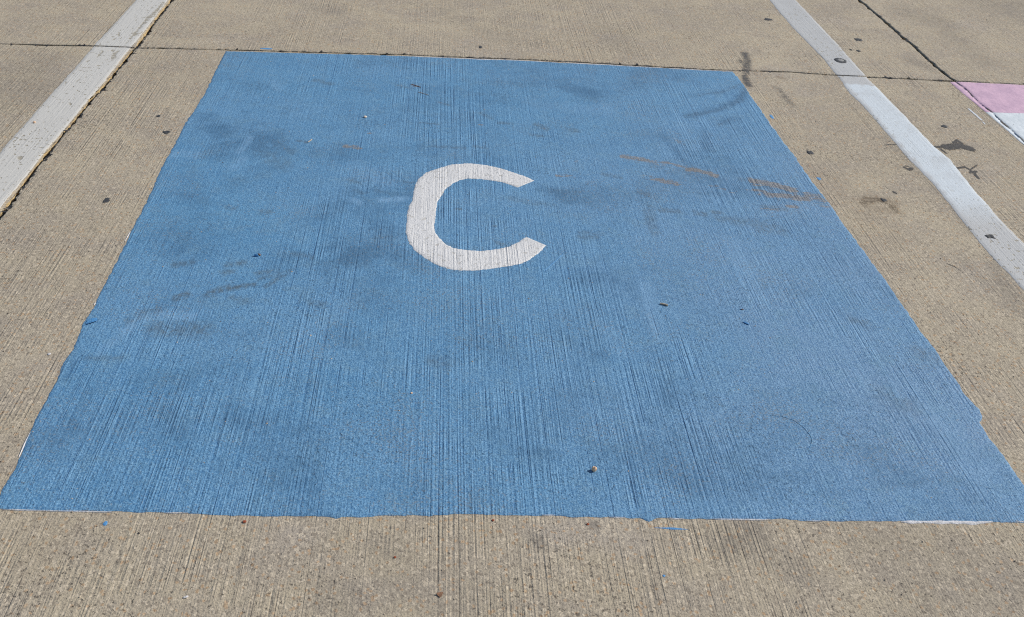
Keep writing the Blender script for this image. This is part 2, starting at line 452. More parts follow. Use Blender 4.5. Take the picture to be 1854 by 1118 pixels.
STAIN = [([(1350, 97), (1352, 122)], .035, .55), ([(1346, 104), (1340, 112)], .03, .35), ([(1350, 142), (1354, 152)], .035, .6),
         ([(1405, 158), (1425, 180), (1437, 192)], .03, .45), ([(1540, 190), (1570, 225)], .02, .25),
         ([(1650, 110), (1700, 128)], .06, .30), ([(1720, 60), (1780, 110)], .10, .22), ([(1640, 20), (1700, 40)], .15, .25),
         ([(1790, 0), (1854, 20)], .3, .35), ([(1090, 60), (1130, 80)], .12, .18), ([(800, 20), (900, 70)], .08, .15),
         ([(560, 10), (610, 20)], .1, .2), ([(1800, 480), (1845, 560)], .05, .35), ([(1745, 470), (1790, 520)], .04, .25),
         ([(1700, 340), (1760, 420)], .03, .3), ([(1600, 250), (1700, 350)], .02, .3), ([(1310, 990), (1370, 965)], .05, .45),
         ([(1380, 1000), (1440, 1030)], .05, .35), ([(680, 985), (720, 1000)], .03, .3), ([(590, 1080), (640, 1100)], .05, .3),
         ([(60, 120), (20, 170)], .25, .25), ([(1550, 980), (1760, 1010)], .06, .22), ([(1660, 1090), (1854, 1080)], .10, .2),
         ([(700, 1060), (900, 1075)], .06, .15), ([(965, 975), (980, 985)], .02, .6), ([(1075, 952), (1080, 956)], .014, .8)]
BROWN = [([(1560, 365), (1590, 360), (1620, 368)], .035, .6), ([(1560, 362), (1580, 378), (1625, 382)], .03, .5),
         ([(1410, 140), (1420, 142)], .02, .7), ([(1500, 330), (1600, 420)], .12, .2), ([(40, 900), (70, 1000)], .1, .15)]
def slab(bottom, top, left, right, seed, fine, halves):
    """one concrete slab: sheet with broken arrises, walls going down into the joints"""
    hb, ht, hl, hr = halves
    bottom = rag_edge(bottom, hb, seed, np.array([0, 1.0])); top = rag_edge(top, ht, seed + 20, np.array([0, -1.0]))
    left = rag_edge(left, hl, seed + 40, np.array([1.0, 0])); right = rag_edge(right, hr, seed + 60, np.array([-1.0, 0]))
    # corners of the four edges brought together
    for a, ia, b, ib in ((bottom, 0, left, 0), (bottom, -1, right, 0), (top, 0, left, -1), (top, -1, right, -1)):
        p = np.array([b[ib, 0], a[ia, 1]])
        a[ia] = p; b[ib] = p
        for c, i, ax in ((a, ia, 0), (b, ib, 1)):
            pass
    lu, lv = WID, LEN
    ec = [0, .0025, .006]
    nu, nv = fine
    u = spaced(nu, [e / lu for e in ec]); v = spaced(nv, [e / lv for e in ec])
    P = coons(bottom, top, left, right, u, v)
    Z = np.zeros(P.shape[:2])
    zr = -.0028 - .0012 * noise2(P[..., 0], P[..., 1], 90, seed)
    edge = np.zeros(P.shape[:2], bool); edge[0] = edge[-1] = True; edge[:, 0] = edge[:, -1] = True
    Z[edge] = zr[edge]
    ring = np.zeros_like(edge); ring[1] = ring[-2] = True; ring[:, 1] = ring[:, -2] = True; ring[edge] = False
    Z[ring] = -.0007
    V = np.concatenate([P, Z[..., None]], -1).reshape(-1, 3)
    F = grid_faces(len(u), len(v))
    return V, F, (len(u), len(v))

slab_no = 0
def build_slab(bottom, top, left, right, fine, halves):
    global slab_no
    slab_no += 1
    V, F, (nu, nv) = slab(bottom, top, left, right, slab_no * 100, fine, halves)
    st = strokes(V[:, :2], STAIN); br = strokes(V[:, :2], BROWN)
    o = link('slab', V, F, M_CON, pavement, dict(stain=st, brown=br))
    # the broken wall below each arris
    a = np.arange(nu * nv).reshape(nv, nu)
    loop = np.concatenate([a[0, :], a[1:, -1], a[-1, -2::-1], a[-2:0:-1, 0]])
    top_v = V[loop]; n = len(loop)
    c = V[:, :2].mean(0)
    rows = []
    for dz, push in ((-.0, 0.0), (-.010, .0012), (-.022, .0004), (-.05, .0)):
        w = top_v.copy(); s = np.arange(n) * .01
        w[:, 2] += dz - (0.0002 if dz == 0 else 0)
        nrm = normal2(top_v[:, :2])
        w[:, :2] -= nrm * (push * (1 + noise1(s, 60, slab_no)))[:, None] * (-1)
        rows.append(w)
    W = np.vstack(rows)
    idx = np.arange(n); nx = (idx + 1) % n
    WF = np.vstack([np.stack([idx + k * n, idx + (k + 1) * n, nx + (k + 1) * n, nx + k * n], 1) for k in range(len(rows) - 1)])
    link('slab_edge', W, WF[:, ::-1], M_EDGE, o)
    return o

Y0, Y1 = YH - LEN, YH + LEN
X0, X1 = XL - WID, XR + WID
def row(y, x0, x1, n): return np.stack([np.linspace(x0, x1, n), np.full(n, y)], 1)
def col(x, y0, y1, n): return np.stack([np.full(n, x), np.linspace(y0, y1, n)], 1)
N1 = 700
HJ, LJ, RJ = .0058, .0085, .0030
bl = JLc[0]; br_ = JRc[0]; tl = JLc[-1]; tr = JRc[-1]
# near row: left, middle (the bay), right
build_slab(row(Y0, X0, bl[0], N1), part_of(JHc, 0, X0, CL[0], N1), col(X0, Y0, JHc[0, 1], N1), part_of(JLc, 1, Y0, CL[1], N1), (100, 420), (HJ, HJ, HJ, LJ))
build_slab(row(Y0, bl[0], br_[0], N1), part_of(JHc, 0, CL[0], CR[0], N1), part_of(JLc, 1, Y0, CL[1], N1), part_of(JRc, 1, Y0, CR[1], N1), (330, 460), (HJ, HJ, LJ * .8, RJ))
build_slab(row(Y0, br_[0], X1, N1), part_of(JHc, 0, CR[0], X1, N1), part_of(JRc, 1, Y0, CR[1], N1), col(X1, Y0, JHc[-1, 1], N1), (100, 420), (HJ, HJ, RJ, HJ))
# far row
build_slab(part_of(JHc, 0, X0, CL[0], N1), row(Y1, X0, tl[0], N1), col(X0, JHc[0, 1], Y1, N1), part_of(JLc, 1, CL[1], Y1, N1), (150, 260), (HJ, HJ, HJ, LJ))
build_slab(part_of(JHc, 0, CL[0], CR[0], N1), row(Y1, tl[0], tr[0], N1), part_of(JLc, 1, CL[1], Y1, N1), part_of(JRc, 1, CR[1], Y1, N1), (420, 260), (HJ, HJ, LJ * .8, RJ))
build_slab(part_of(JHc, 0, CR[0], X1, N1), row(Y1, tr[0], X1, N1), part_of(JRc, 1, CR[1], Y1, N1), col(X1, JHc[-1, 1], Y1, N1), (150, 260), (HJ, HJ, RJ, HJ))
# plain neighbours just outside the view, so the paving goes on when one steps aside
for ix in range(-2, 3):
    for iy in range(-1, 3):
        if -1 <= ix <= 1 and iy in (0, 1): continue
        xa, ya = XL + ix * WID, Y0 + iy * LEN
        h = .006
        v = [(xa + h, ya + h, 0), (xa + WID - h, ya + h, 0), (xa + WID - h, ya + LEN - h, 0), (xa + h, ya + LEN - h, 0)]
        v += [(x, y, -.055) for x, y, _ in v]
        link('slab', v, [(0, 1, 2, 3), (0, 4, 5, 1), (1, 5, 6, 2), (2, 6, 7, 3), (3, 7, 4, 0)], M_CON, pavement)
# the dark fill lying in the joints
def ribbon(c, half, z, seed):
    n = normal2(c); s = np.arange(len(c))
    zz = z + .003 * noise1(s, .35, seed) + .002 * noise1(s, .09, seed + 1)
    return np.vstack([np.column_stack([c - n * half, zz]), np.column_stack([c + n * half, zz])])
RV, RF = [], []
for k, c in enumerate((along(JLc, 900), along(JRc, 900), along(JHc, 1100))):
    R_ = ribbon(c, .030, (-.0165, -.0095, -.0062)[k], k); n = len(c); off = sum(len(x) for x in RV)
    i = np.arange(n - 1)
    RV.append(R_); RF.append(np.stack([i, i + n, i + n + 1, i + 1], 1)[:, ::-1] + off)
# lumps of the fill squeezed out over the arrises, here and there
def spill(c, w0, seed, amount):
    q = along(c, int(np.linalg.norm(np.diff(c, axis=0), axis=1).sum() / .004)); n = normal2(q); s_ = np.arange(len(q)) * .004
    on = noise1(s_, 22, seed) * .6 + noise1(s_, 70, seed + 1) * .5 + amount
    h = w0 * np.clip(on, 0, 1) * (.7 + .5 * noise1(s_, 140, seed + 2))
    off = .003 * noise1(s_, 40, seed + 3)
    rr = np.random.default_rng(seed)
    spike = np.zeros(len(q))
    for _ in range(int(s_[-1] * 7)):
        k = int(rr.integers(2, len(q) - 2)); spike[k - 1:k + 2] += rr.uniform(.3, 1.0) * w0 * 2.6 * np.array([.5, 1, .45])
    side = np.where(noise1(s_, 8, seed + 4) > 0, 1, -1)
    h = np.maximum(h, 0)
    a = off - h - spike * (side < 0); b = off + h + spike * (side > 0)
    live = (b - a) > .002
    V = np.vstack([np.column_stack([q + n * a[:, None], np.full(len(q), .0003)]), np.column_stack([q + n * off[:, None], np.full(len(q), .0016)]), np.column_stack([q + n * b[:, None], np.full(len(q), .0003)])])
    i = np.where(live[:-1] & live[1:])[0]; m_ = len(q)
    F = np.vstack([np.stack([i, i + m_, i + m_ + 1, i + 1], 1), np.stack([i + m_, i + 2 * m_, i + 2 * m_ + 1, i + m_ + 1], 1)])
    return V, F[:, ::-1]
jh_ = JHc[1:-1]
for c, w0, sd, am in ((jh_, .0115, 31, -.05), (JRc[(JRc[:, 1] > CR[1]) & (JRc[:, 1] < Y1 - .5)][::1], .0065, 37, .05), (JLc[1:-1] + np.array([.009, 0]), .0085, 43, .05)):
    v_, f_ = spill(c, w0, sd, am); off = sum(len(x) for x in RV)
    RV.append(v_); RF.append(f_ + off)
fill = link('joint_filler', np.vstack(RV), np.vstack(RF), M_FILL, pavement)
fill['kind'] = 'stuff'

# ------------------------------------------------------------------ the blue painted square with its letter
BL = (-14, 923.5); BR = (1900, 947); TL = (408.5, 92.6); TR = (1326.5, 129.6)
blue_left = [BL, (3.4, 889), (12, 875), (25, 851.6), (34, 830), (57.8, 777), (85, 726), (115.6, 660), (131, 634.5), (153, 583.5), (170, 556), (217.5, 458), (247.5, 400), (279, 336), (302, 286), (332.6, 229), (365, 179), TL]
blue_right = [BR, (1854, 878.6), (1817, 828), (1790, 791), (1775.5, 766), (1780, 763), (1780, 756), (1775, 744), (1742, 710.6), (1727, 684), (1697, 639), (1663, 596), (1595, 496), (1558, 448), (1537, 420), (1503, 370), (1469, 327), (1443, 289), (1413, 248), (1400, 230), (1381, 205), (1369, 187), (1349, 157), TR]
blue_bottom = [BL, (0, 922.8), (101, 926), (203, 927.8), (270, 930), (338, 929.5), (385, 932.5), (450, 933.7), (598, 936), (606, 939), (611, 940.5), (616, 937), (673, 936.8), (687, 934.6), (771, 936), (781, 938), (788, 934.8), (855, 932.5), (950, 934.4), (1008, 934), (1035, 936.6), (1103, 937.8), (1157, 939), (1167, 942), (1174, 946), (1180, 942), (1186, 939.6), (1204, 940), (1400, 941.8), (1456, 944), (1631, 945), (1793, 945.5), (1854, 945.5), BR]
blue_top = [TL, (419, 92.8), (507, 95.3), (629, 98.5), (731, 101.2), (865, 107.3), (929.5, 109.2), (1088, 117.2), (1276, 127.6), TR]

WEAR = [([(1126, 283), (1172, 291)], .012, .85), ([(1178, 292), (1212, 295), (1238, 303)], .009, .7), ([(1245, 307), (1270, 310), (1295, 318)], .013, .85),
        ([(1178, 323), (1225, 333)], .012, .75), ([(1285, 335), (1311, 341)], .010, .5), ([(1361, 327), (1400, 334), (1437, 345)], .016, .95),
        ([(1364, 344), (1384, 347)], .010, .75), ([(1340, 341), (1360, 345)], .007, .45), ([(1390, 352), (1430, 356), (1462, 361)], .014, .85),
        ([(1424, 372), (1443, 374)], .010, .7), ([(1464, 354), (1480, 358), (1490, 364)], .022, .7), ([(1486, 372), (1502, 374)], .010, .6),
        ([(1007, 317), (1040, 320)], .009, .6), ([(1040, 291), (1050, 292)], .008, .55), ([(1380, 378), (1410, 380)], .010, .5),
        ([(1220, 252), (1240, 260)], .02, .35), ([(1215, 228), (1235, 250)], .03, .30),
        ([(747, 155), (761, 159)], .010, .55), ([(795, 185), (815, 190)], .007, .5), ([(624, 265), (650, 268)], .012, .75), ([(666, 240), (675, 242)], .009, .6),
        ([(868, 226), (876, 227)], .008, .6), ([(977, 232), (985, 234)], .009, .5), ([(1228, 258), (1240, 262)], .008, .5), ([(640, 213), (648, 214)], .006, .3),
        ([(1060, 330), (1075, 331)], .007, .5), ([(1312, 345), (1330, 350)], .007, .45), ([(1450, 376), (1462, 378)], .007, .5)]
DIRT = [([(375, 533), (400, 523), (418, 520)], .016, .95), ([(388, 528), (415, 524), (440, 518), (460, 516)], .012, .95), ([(318, 540), (338, 534)], .018, .95), ([(316, 480), (350, 475)], .016, .85),
        ([(411, 480), (442, 475)], .015, .8), ([(400, 493), (420, 492)], .012, .7), ([(465, 495), (500, 491)], .013, .7), ([(280, 598), (330, 596), (375, 600)], .035, .65),
        ([(238, 583), (262, 570), (282, 565)], .030, .55), ([(478, 520), (520, 495)], .012, .7), ([(530, 460), (565, 466)], .016, .65), ([(470, 505), (530, 490)], .010, .6),
        ([(420, 540), (450, 545)], .02, .5), ([(150, 650), (220, 652)], .010, .5), ([(620, 470), (660, 478)], .03, .5),
        ([(1000, 345), (1050, 350)], .02, .55), ([(1160, 350), (1180, 354)], .018, .8), ([(1195, 380), (1230, 383)], .016, .75), ([(1260, 385), (1275, 388)], .018, .8),
        ([(1290, 384), (1305, 386)], .014, .8), ([(1175, 378), (1180, 410), (1186, 420)], .03, .55), ([(1250, 310), (1285, 316)], .03, .4),
        ([(1380, 375), (1420, 378)], .018, .7), ([(1300, 395), (1400, 410)], .03, .5), ([(1370, 410), (1420, 420)], .03, .4), ([(1340, 325), (1352, 325)], .014, .5),
        ([(970, 226), (990, 233)], .02, .7), ([(960, 244), (983, 247)], .012, .6), ([(1020, 232), (1045, 237)], .018, .55), ([(1090, 315), (1125, 322)], .012, .7),
        ([(900, 222), (925, 224)], .014, .6), ([(870, 205), (890, 215)], .016, .6), ([(780, 265), (840, 268)], .013, .6), ([(760, 222), (795, 225)], .008, .6),
        ([(860, 265), (880, 268)], .013, .6), ([(690, 275), (700, 276)], .008, .6), ([(540, 255), (556, 258)], .010, .9), ([(500, 262), (530, 275)], .024, .6),
        ([(470, 270), (515, 300)], .05, .45), ([(570, 145), (600, 152)], .02, .6), ([(720, 155), (745, 160)], .012, .5), ([(790, 185), (815, 191)], .008, .55),
        ([(410, 375), (425, 377)], .014, .7), ([(475, 382), (490, 384)], .013, .7), ([(640, 345), (660, 350)], .010, .6), ([(680, 345), (700, 347)], .010, .6),
        ([(825, 378), (835, 379)], .007, 1.0), ([(893, 409), (898, 410)], .007, 1.0), ([(730, 328), (745, 331)], .008, .7), ([(630, 325), (650, 330)], .014, .5),
        ([(900, 440), (925, 443)], .016, .6), ([(780, 440), (820, 447)], .02, .45), ([(680, 432), (705, 430)], .02, .6), ([(1050, 428), (1080, 430)], .015, .6),
        ([(780, 655), (815, 660)], .025, .5), ([(560, 548), (585, 553)], .018, .5), ([(650, 545), (660, 560)], .012, .4), ([(1050, 420), (1090, 425)], .012, .5),
        ([(925, 360), (1000, 372)], .02, .4), ([(1540, 580), (1570, 590)], .02, .55), ([(1660, 640), (1690, 650)], .03, .45), ([(1600, 720), (1650, 740)], .05, .35)]
SMUDGE = [([(1245, 210), (1300, 198), (1340, 180), (1348, 166)], .034, .95), ([(1255, 172), (1310, 165), (1345, 152)], .036, .55), ([(1300, 225), (1330, 214)], .03, .6), ([(1275, 235), (1280, 268)], .03, .6),
          ([(1200, 245), (1235, 290), (1250, 302)], .025, .6), ([(1030, 160), (1075, 170)], .05, .45), ([(390, 280), (450, 270), (500, 255)], .09, .75), ([(370, 215), (400, 240)], .07, .55),
          ([(340, 300), (360, 380)], .07, .5), ([(430, 330), (480, 310)], .07, .55), ([(540, 400), (620, 370)], .06, .5), ([(830, 170), (1000, 190)], .06, .4),
          ([(640, 350), (700, 420)], .06, .5), ([(590, 480), (700, 450), (760, 480)], .05, .5), ([(280, 560), (370, 545)], .05, .55), ([(410, 610), (470, 600)], .05, .4),
          ([(250, 690), (330, 700)], .05, .5), ([(420, 760), (480, 770)], .06, .6), ([(530, 770), (560, 790)], .06, .55), ([(1000, 600), (1080, 640)], .06, .5),
          ([(870, 620), (930, 650)], .06, .45), ([(900, 290), (980, 310)], .04, .35), ([(980, 340), (1030, 360)], .04, .5), ([(620, 600), (680, 640)], .06, .5), ([(300, 780), (330, 800)], .05, .45),
          ([(900, 800), (980, 840)], .06, .45), ([(1150, 530), (1165, 560), (1180, 610)], .03, .5), ([(1190, 640), (1210, 730)], .04, .3), ([(1450, 520), (1520, 560)], .06, .4), ([(1530, 570), (1570, 590)], .05, .5),
          ([(1060, 500), (1140, 520)], .05, .35), ([(100, 830), (160, 720)], .04, .4), ([(120, 690), (135, 655)], .012, .8), ([(470, 800), (560, 860)], .07, .4), ([(700, 880), (900, 900)], .05, .4),
          ([(760, 270), (880, 280)], .05, .35), ([(440, 150), (520, 190)], .1, .3), ([(1320, 560), (1420, 640)], .05, .25), ([(1500, 470), (1600, 640)], .03, .3), ([(1660, 780), (1760, 830)], .05, .25)]
PALE = [([(222, 606), (240, 590), (262, 578), (300, 571), (350, 575)], .022, .7), ([(690, 362), (712, 361), (735, 360)], .018, 1.0), ([(640, 362), (652, 368)], .016, .8),
        ([(432, 275), (445, 262), (452, 250)], .022, .8), ([(300, 283), (330, 278), (355, 281)], .03, .55), ([(425, 300), (440, 288)], .03, .5), ([(1170, 520), (1175, 560), (1190, 610)], .03, .6),
        ([(1345, 480), (1372, 540)], .04, .5), ([(1330, 440), (1350, 490)], .03, .4), ([(1230, 215), (1260, 270)], .03, .35), ([(495, 150), (505, 160)], .03, .5), ([(640, 300), (700, 330)], .05, .3),
        ([(180, 640), (230, 600)], .02, .5), ([(560, 600), (620, 560)], .05, .3), ([(1090, 590), (1130, 640)], .04, .3), ([(1700, 760), (1770, 850)], .06, .4), ([(960, 190), (1100, 200)], .05, .3)]
DIRT += [([(1240, 211), (1290, 202), (1325, 190), (1346, 172)], .014, .62), ([(1262, 173), (1310, 166), (1342, 152)], .012, .5), ([(1344, 168), (1350, 160)], .02, .75),
         ([(1300, 226), (1325, 216)], .012, .5), ([(1335, 185), (1345, 178)], .02, .6), ([(1180, 300), (1240, 312), (1300, 325)], .028, .35), ([(1370, 335), (1440, 352), (1490, 362)], .034, .45)]
WEAR += [([(1170, 320), (1230, 332)], .022, .42), ([(1370, 330), (1440, 345)], .030, .45), ([(1380, 350), (1470, 362)], .030, .42), ([(1240, 302), (1295, 316)], .022, .42), ([(1126, 284), (1200, 296)], .020, .42)]
def blue_attr(P):
    return dict(wear=strokes(P, [(p, w * 1.7, k) for p, w, k in WEAR]), dirt=strokes(P, DIRT), smudge=strokes(P, SMUDGE), pale=strokes(P, PALE), right_grey=.75 * smooth(-.1, 1.35, P[:, 0]) * smooth(5.2, 2.6, P[:, 1]) + .12)
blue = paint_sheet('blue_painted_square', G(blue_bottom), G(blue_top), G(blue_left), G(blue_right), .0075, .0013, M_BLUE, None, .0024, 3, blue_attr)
tag(blue, 'large blue square painted on the grey concrete slab with a white letter C', 'painted square')

C_OUT = [(1262, 298), (1200, 270), (1140, 250), (1030, 212), (930, 190), (860, 181), (790, 177), (690, 184), (640, 197), (590, 213), (510, 240), (455, 285), (430, 330), (418, 380), (410, 432), (385, 480), (374, 540), (370, 600), (364, 660), (375, 690), (390, 735), (430, 788), (500, 840), (580, 885), (660, 915), (740, 925), (850, 925), (960, 915), (1090, 893), (1180, 875), (1230, 850), (1290, 805), (1346, 751)]
C_IN = [(1146, 346), (1110, 333), (1040, 310), (960, 296), (880, 287), (800, 283), (740, 295), (690, 320), (640, 360), (610, 410), (585, 445), (576, 510), (568, 570), (562, 620), (572, 660), (600, 700), (640, 740), (700, 770), (800, 785), (900, 788), (1000, 778), (1090, 758), (1150, 728), (1204, 690)]
zc = lambda L: [(640 + x / 3.8545, 250 + y / 3.8545) for x, y in L]
co, ci = G(zc(C_OUT)), G(zc(C_IN))
n_ = 420; k_ = 14
A, B = along(co, n_), along(ci, n_)
s_ = np.arange(n_) * .006
A = A + normal2(A) * (.0016 * noise1(s_, 130, 5) + .0007 * noise1(s_, 30, 6))[:, None]
B = B + normal2(B) * (.0016 * noise1(s_, 130, 8) + .0007 * noise1(s_, 30, 9))[:, None]
t_ = np.concatenate([[0], np.linspace(.03, .97, k_ - 2), [1]])
PV = A[None] * (1 - t_[:, None, None]) + B[None] * t_[:, None, None]
ZZ = np.full((k_, n_), .0026); ZZ[0] = ZZ[-1] = .0015; ZZ[:, 0] = ZZ[:, -1] = .0015
CV = np.concatenate([PV, ZZ[..., None]], -1).reshape(-1, 3)
letter = link('letter', CV, grid_faces(n_, k_), M_LETTER, blue, dict(fresh=np.full(len(CV), .5), wear=strokes(CV[:, :2], [([(744, 393), (748, 394)], .010, .6), ([(757, 384), (762, 384)], .010, .4), ([(772, 360), (778, 361)], .010, .35), ([(850, 471), (862, 474)], .012, .45), ([(905, 463), (912, 465)], .010, .4), ([(970, 450), (978, 452)], .010, .35), ([(775, 429), (779, 429)], .008, .5), ([(838, 322), (842, 323)], .008, .5)])))
letter['label'] = 'white hand painted letter C'

def strip(name, pts, half, z, mat, parent, seed=0, attrs=None, taper=True, base=.0002):
    c = along(G(pts), max(8, int(np.linalg.norm(np.diff(G(pts), axis=0), axis=1).sum() / .006)))
    n = normal2(c); s = np.arange(len(c)) * .006
    h = half * (1 + .35 * noise1(s, 60, seed) + .35 * noise1(s, 20, seed + 1))
    if taper: h *= np.minimum(1, np.minimum(np.arange(len(c)), np.arange(len(c))[::-1]) / 4 + .15)
    rows = [np.column_stack([c + n * (k * h)[:, None], np.full(len(c), zz)]) for k, zz in ((-1, base), (-.55, z), (.55, z), (1, base))]
    V = np.vstack(rows); n_ = len(c)
    return link(name, V, grid_faces(n_, 4), mat, parent, attrs)
# slivers of the white coat under the blue along its rim
for k, seg in enumerate([[(745, 102.2), (865, 107), (930, 109), (1010, 113)], [(1018, 113.4), (1088, 116.8), (1200, 123)], [(1206, 123.4), (1276, 127.2), (1327, 129)],
                         [(3, 924.3), (101, 927.2), (203, 929)], [(297, 930.6), (341, 930.6)], [(981, 934.8), (1006, 934.8)], [(1103, 938.6), (1133, 939)], [(1209, 941), (1238, 941.4)],
                         [(1285, 941.8), (1340, 942.4), (1398, 943)], [(1459, 945), (1489, 945.6)], [(1837, 946.4), (1856, 946.8)], [(55, 784), (44, 806), (34, 830)], [(1392, 222), (1400, 234)], [(236, 419), (226, 437)], [(170, 552), (173, 548)]]):
    strip('white_edge', seg, .0026 if seg[0][1] < 140 else .0015, .0018, M_WHITE_EDGE, blue, k)
strip('white_edge', [(1631, 946.5), (1680, 946.8), (1740, 947.2), (1766, 948.6), (1775, 947.4), (1797, 946.8)], .0046, .0018, M_WHITE_EDGE, blue, 40)
strip('scratch', [(985, 491), (1000, 478), (1020, 459)], .0010, .0024, M_BLUE_SPOT, blue, 51)

# ------------------------------------------------------------------ the stripes at both sides of the bay
def between(c, y0, y1):
    """cut a side line of a stripe to a stretch along the bay"""
    c = c[np.argsort(c[:, 1])]
    ys = np.concatenate([[y0], c[(c[:, 1] > y0) & (c[:, 1] < y1), 1], [y1]])
    return np.stack([np.interp(ys, c[:, 1], c[:, 0]), ys], 1)
def lengthen(c, lo, hi):
    c = c[np.argsort(c[:, 1])]
    a = [c[0, 0], lo]; b = [c[-1, 0], hi]
    return np.vstack([a, c, b])
SL_L = lengthen(G([(247, 0), (175, 77), (168, 86), (132, 127), (71.5, 193), (0, 275.5)]), Y0 + .4, Y1 - .3)
SL_R = lengthen(G([(303, 0), (272.5, 42), (242, 80), (224, 102), (188, 148), (164, 176), (117, 232), (82, 275), (40, 327), (0, 377)]), Y0 + .4, Y1 - .3)
SR_L = lengthen(G([(1393, 0), (1435, 49), (1488, 103), (1516, 137), (1540, 169), (1570.5, 200), (1608, 244), (1645.6, 288), (1690.7, 334), (1717, 366), (1756, 418), (1783, 451), (1832, 501), (1853, 524)]), Y0 + .4, Y1 - .3)
SR_R = lengthen(G([(1441, 0), (1476.5, 37.6), (1518, 81), (1563, 133), (1585.5, 156), (1612, 183), (1638, 209), (1675.7, 249), (1694, 268), (1721, 289), (1743, 319), (1784.6, 368), (1826, 413), (1847, 434)]), Y0 + .4, Y1 - .3)
W_LEFT = [([(296, 3), (270, 34), (246, 64)], .006, .75), ([(280, 6), (258, 34)], .005, .6), ([(206, 96), (196, 112)], .012, .6), ([(170, 100), (150, 122)], .010, .45), ([(60, 262), (48, 278)], .012, .45), ([(12, 345), (22, 332)], .012, .5), ([(290, 8), (262, 38), (236, 70)], .011, .68), ([(300, 5), (280, 30)], .006, .5), ([(240, 60), (228, 78)], .014, .6), ([(213, 92), (204, 108)], .016, .75), ([(186, 92), (178, 102)], .018, .7), ([(222, 45), (214, 60)], .012, .4), ([(36, 285), (38, 288)], .014, .9),
          ([(112, 174), (116, 172)], .008, .7), ([(135, 150), (142, 145)], .008, .6), ([(26, 320), (30, 316)], .008, .5), ([(88, 205), (92, 203)], .008, .6), ([(160, 122), (168, 118)], .008, .6)]
W_RIGHT = [([(1520, 132), (1526, 140)], .012, .4), ([(1800, 405), (1806, 414)], .010, .7), ([(1818, 440), (1828, 446)], .010, .7), ([(1806, 428), (1812, 434)], .008, .6), ([(1840, 470), (1850, 480)], .010, .5), ([(1770, 420), (1778, 428)], .008, .4)]
def stripe(name, left, right, mat, attr, seed, cell=.012):
    """stripe of paint broken by the cross joint: two stretches, one thing"""
    xm = (left[len(left) // 2, 0] + right[len(right) // 2, 0]) / 2
    yj = np.interp(xm, JHc[:, 0], JHc[:, 1])
    made = []
    for y0, y1, sd in ((left[0, 1], yj - HJ - .001, seed), (yj + HJ + .001, left[-1, 1], seed + 30)):
        a, b = between(left, y0, y1), between(right, y0, y1)
        made.append((np.array([a[0], b[0]]), np.array([a[-1], b[-1]]), a, b, sd))
    root = None
    for bo, to, a, b, sd in made:
        o = paint_sheet(name if root is None else 'stripe_stretch', bo, to, a, b, cell, .0012, mat, root, .0018, sd, attr)
        root = root or o
    return root
left_stripe = stripe('painted_stripe', SL_L, SL_R, M_STRIPE_OLD, lambda P: dict(fresh=np.zeros(len(P)), wear=strokes(P, W_LEFT)), 70)
tag(left_stripe, 'worn greyish white stripe painted along the joint left of the blue square', 'painted stripe', 'stripes that mark out the parking bay')
def fresh_attr(P):
    a = g(1545, 152)[1]; b = g(1760, 400)[1]
    e = a - .012 * noise1(P[:, 0], 60, 3)
    mid = np.interp(P[:, 1], SR_L[:, 1], SR_L[:, 0])
    edge = smooth(.004, .030, P[:, 0] - mid + .010 * noise2(P[:, 0], P[:, 1], 30, 4))
    f = smooth(0, .012, e - P[:, 1]) * smooth(-.12, .25, P[:, 1] - b) * (.25 + .75 * edge)
    return dict(fresh=np.maximum(f, .12), wear=strokes(P, W_RIGHT))
right_stripe = stripe('painted_stripe', SR_L, SR_R, M_STRIPE_NEW, fresh_attr, 140)
tag(right_stripe, 'bright white stripe with a freshly repainted stretch right of the blue square', 'painted stripe', 'stripes that mark out the parking bay')

# ------------------------------------------------------------------ the pink and white patch at the right
PB = G([(1719, 147.6), (1751, 175), (1784, 202.5), (1800, 216), (1836, 247), (1858, 266)])
pB = np.vstack([PB, PB[-1] + (PB[-1] - PB[-2]) * 8])
jr = part_of(JRc, 1, pB[-1, 1], CR[1] - .012, 200)
split_y = g(1784, 202.5)[1]
def lateral(y0, y1, off0, which):
    ys = np.linspace(y0, y1, 60); x = np.interp(ys, jr[:, 1], jr[:, 0])
    if which == 'left': return np.stack([np.interp(ys, pB[::-1, 1], pB[::-1, 0]), ys], 1)
    return np.stack([x + off0, ys], 1)
ytop = CR[1] - HJ - .006; ybot = pB[-1, 1] + .02
xo = CR[0] + 1.15
def field(name, y0, y1, mat, parent, seed):
    l = lateral(y0, y1, RJ + .003, 'joint'); r = np.stack([np.full(60, xo), np.linspace(y0, y1, 60)], 1)
    topc = np.array([l[-1], r[-1]])
    if name == 'painted_patch':
        xs = np.linspace(l[-1, 0], xo, 80); topc = np.stack([xs, np.interp(xs, JHc[:, 0], JHc[:, 1]) - HJ - .006], 1)
        topc[0] = l[-1]; r[-1] = topc[-1]
    return paint_sheet(name, np.array([l[0], r[0]]), topc, l, r, .012, .0012, mat, parent, .0016, seed)
def lip(name, y0, y1, mat, parent, seed):
    a = lateral(y0, y1, 0, 'left'); b = lateral(y0, y1, -RJ - .003, 'joint')
    a[:, 0] = np.minimum(a[:, 0], b[:, 0] - .004)
    return paint_sheet(name, np.array([a[0], b[0]]), np.array([a[-1], b[-1]]), a, b, .008, .0012, mat, parent, .0010, seed)
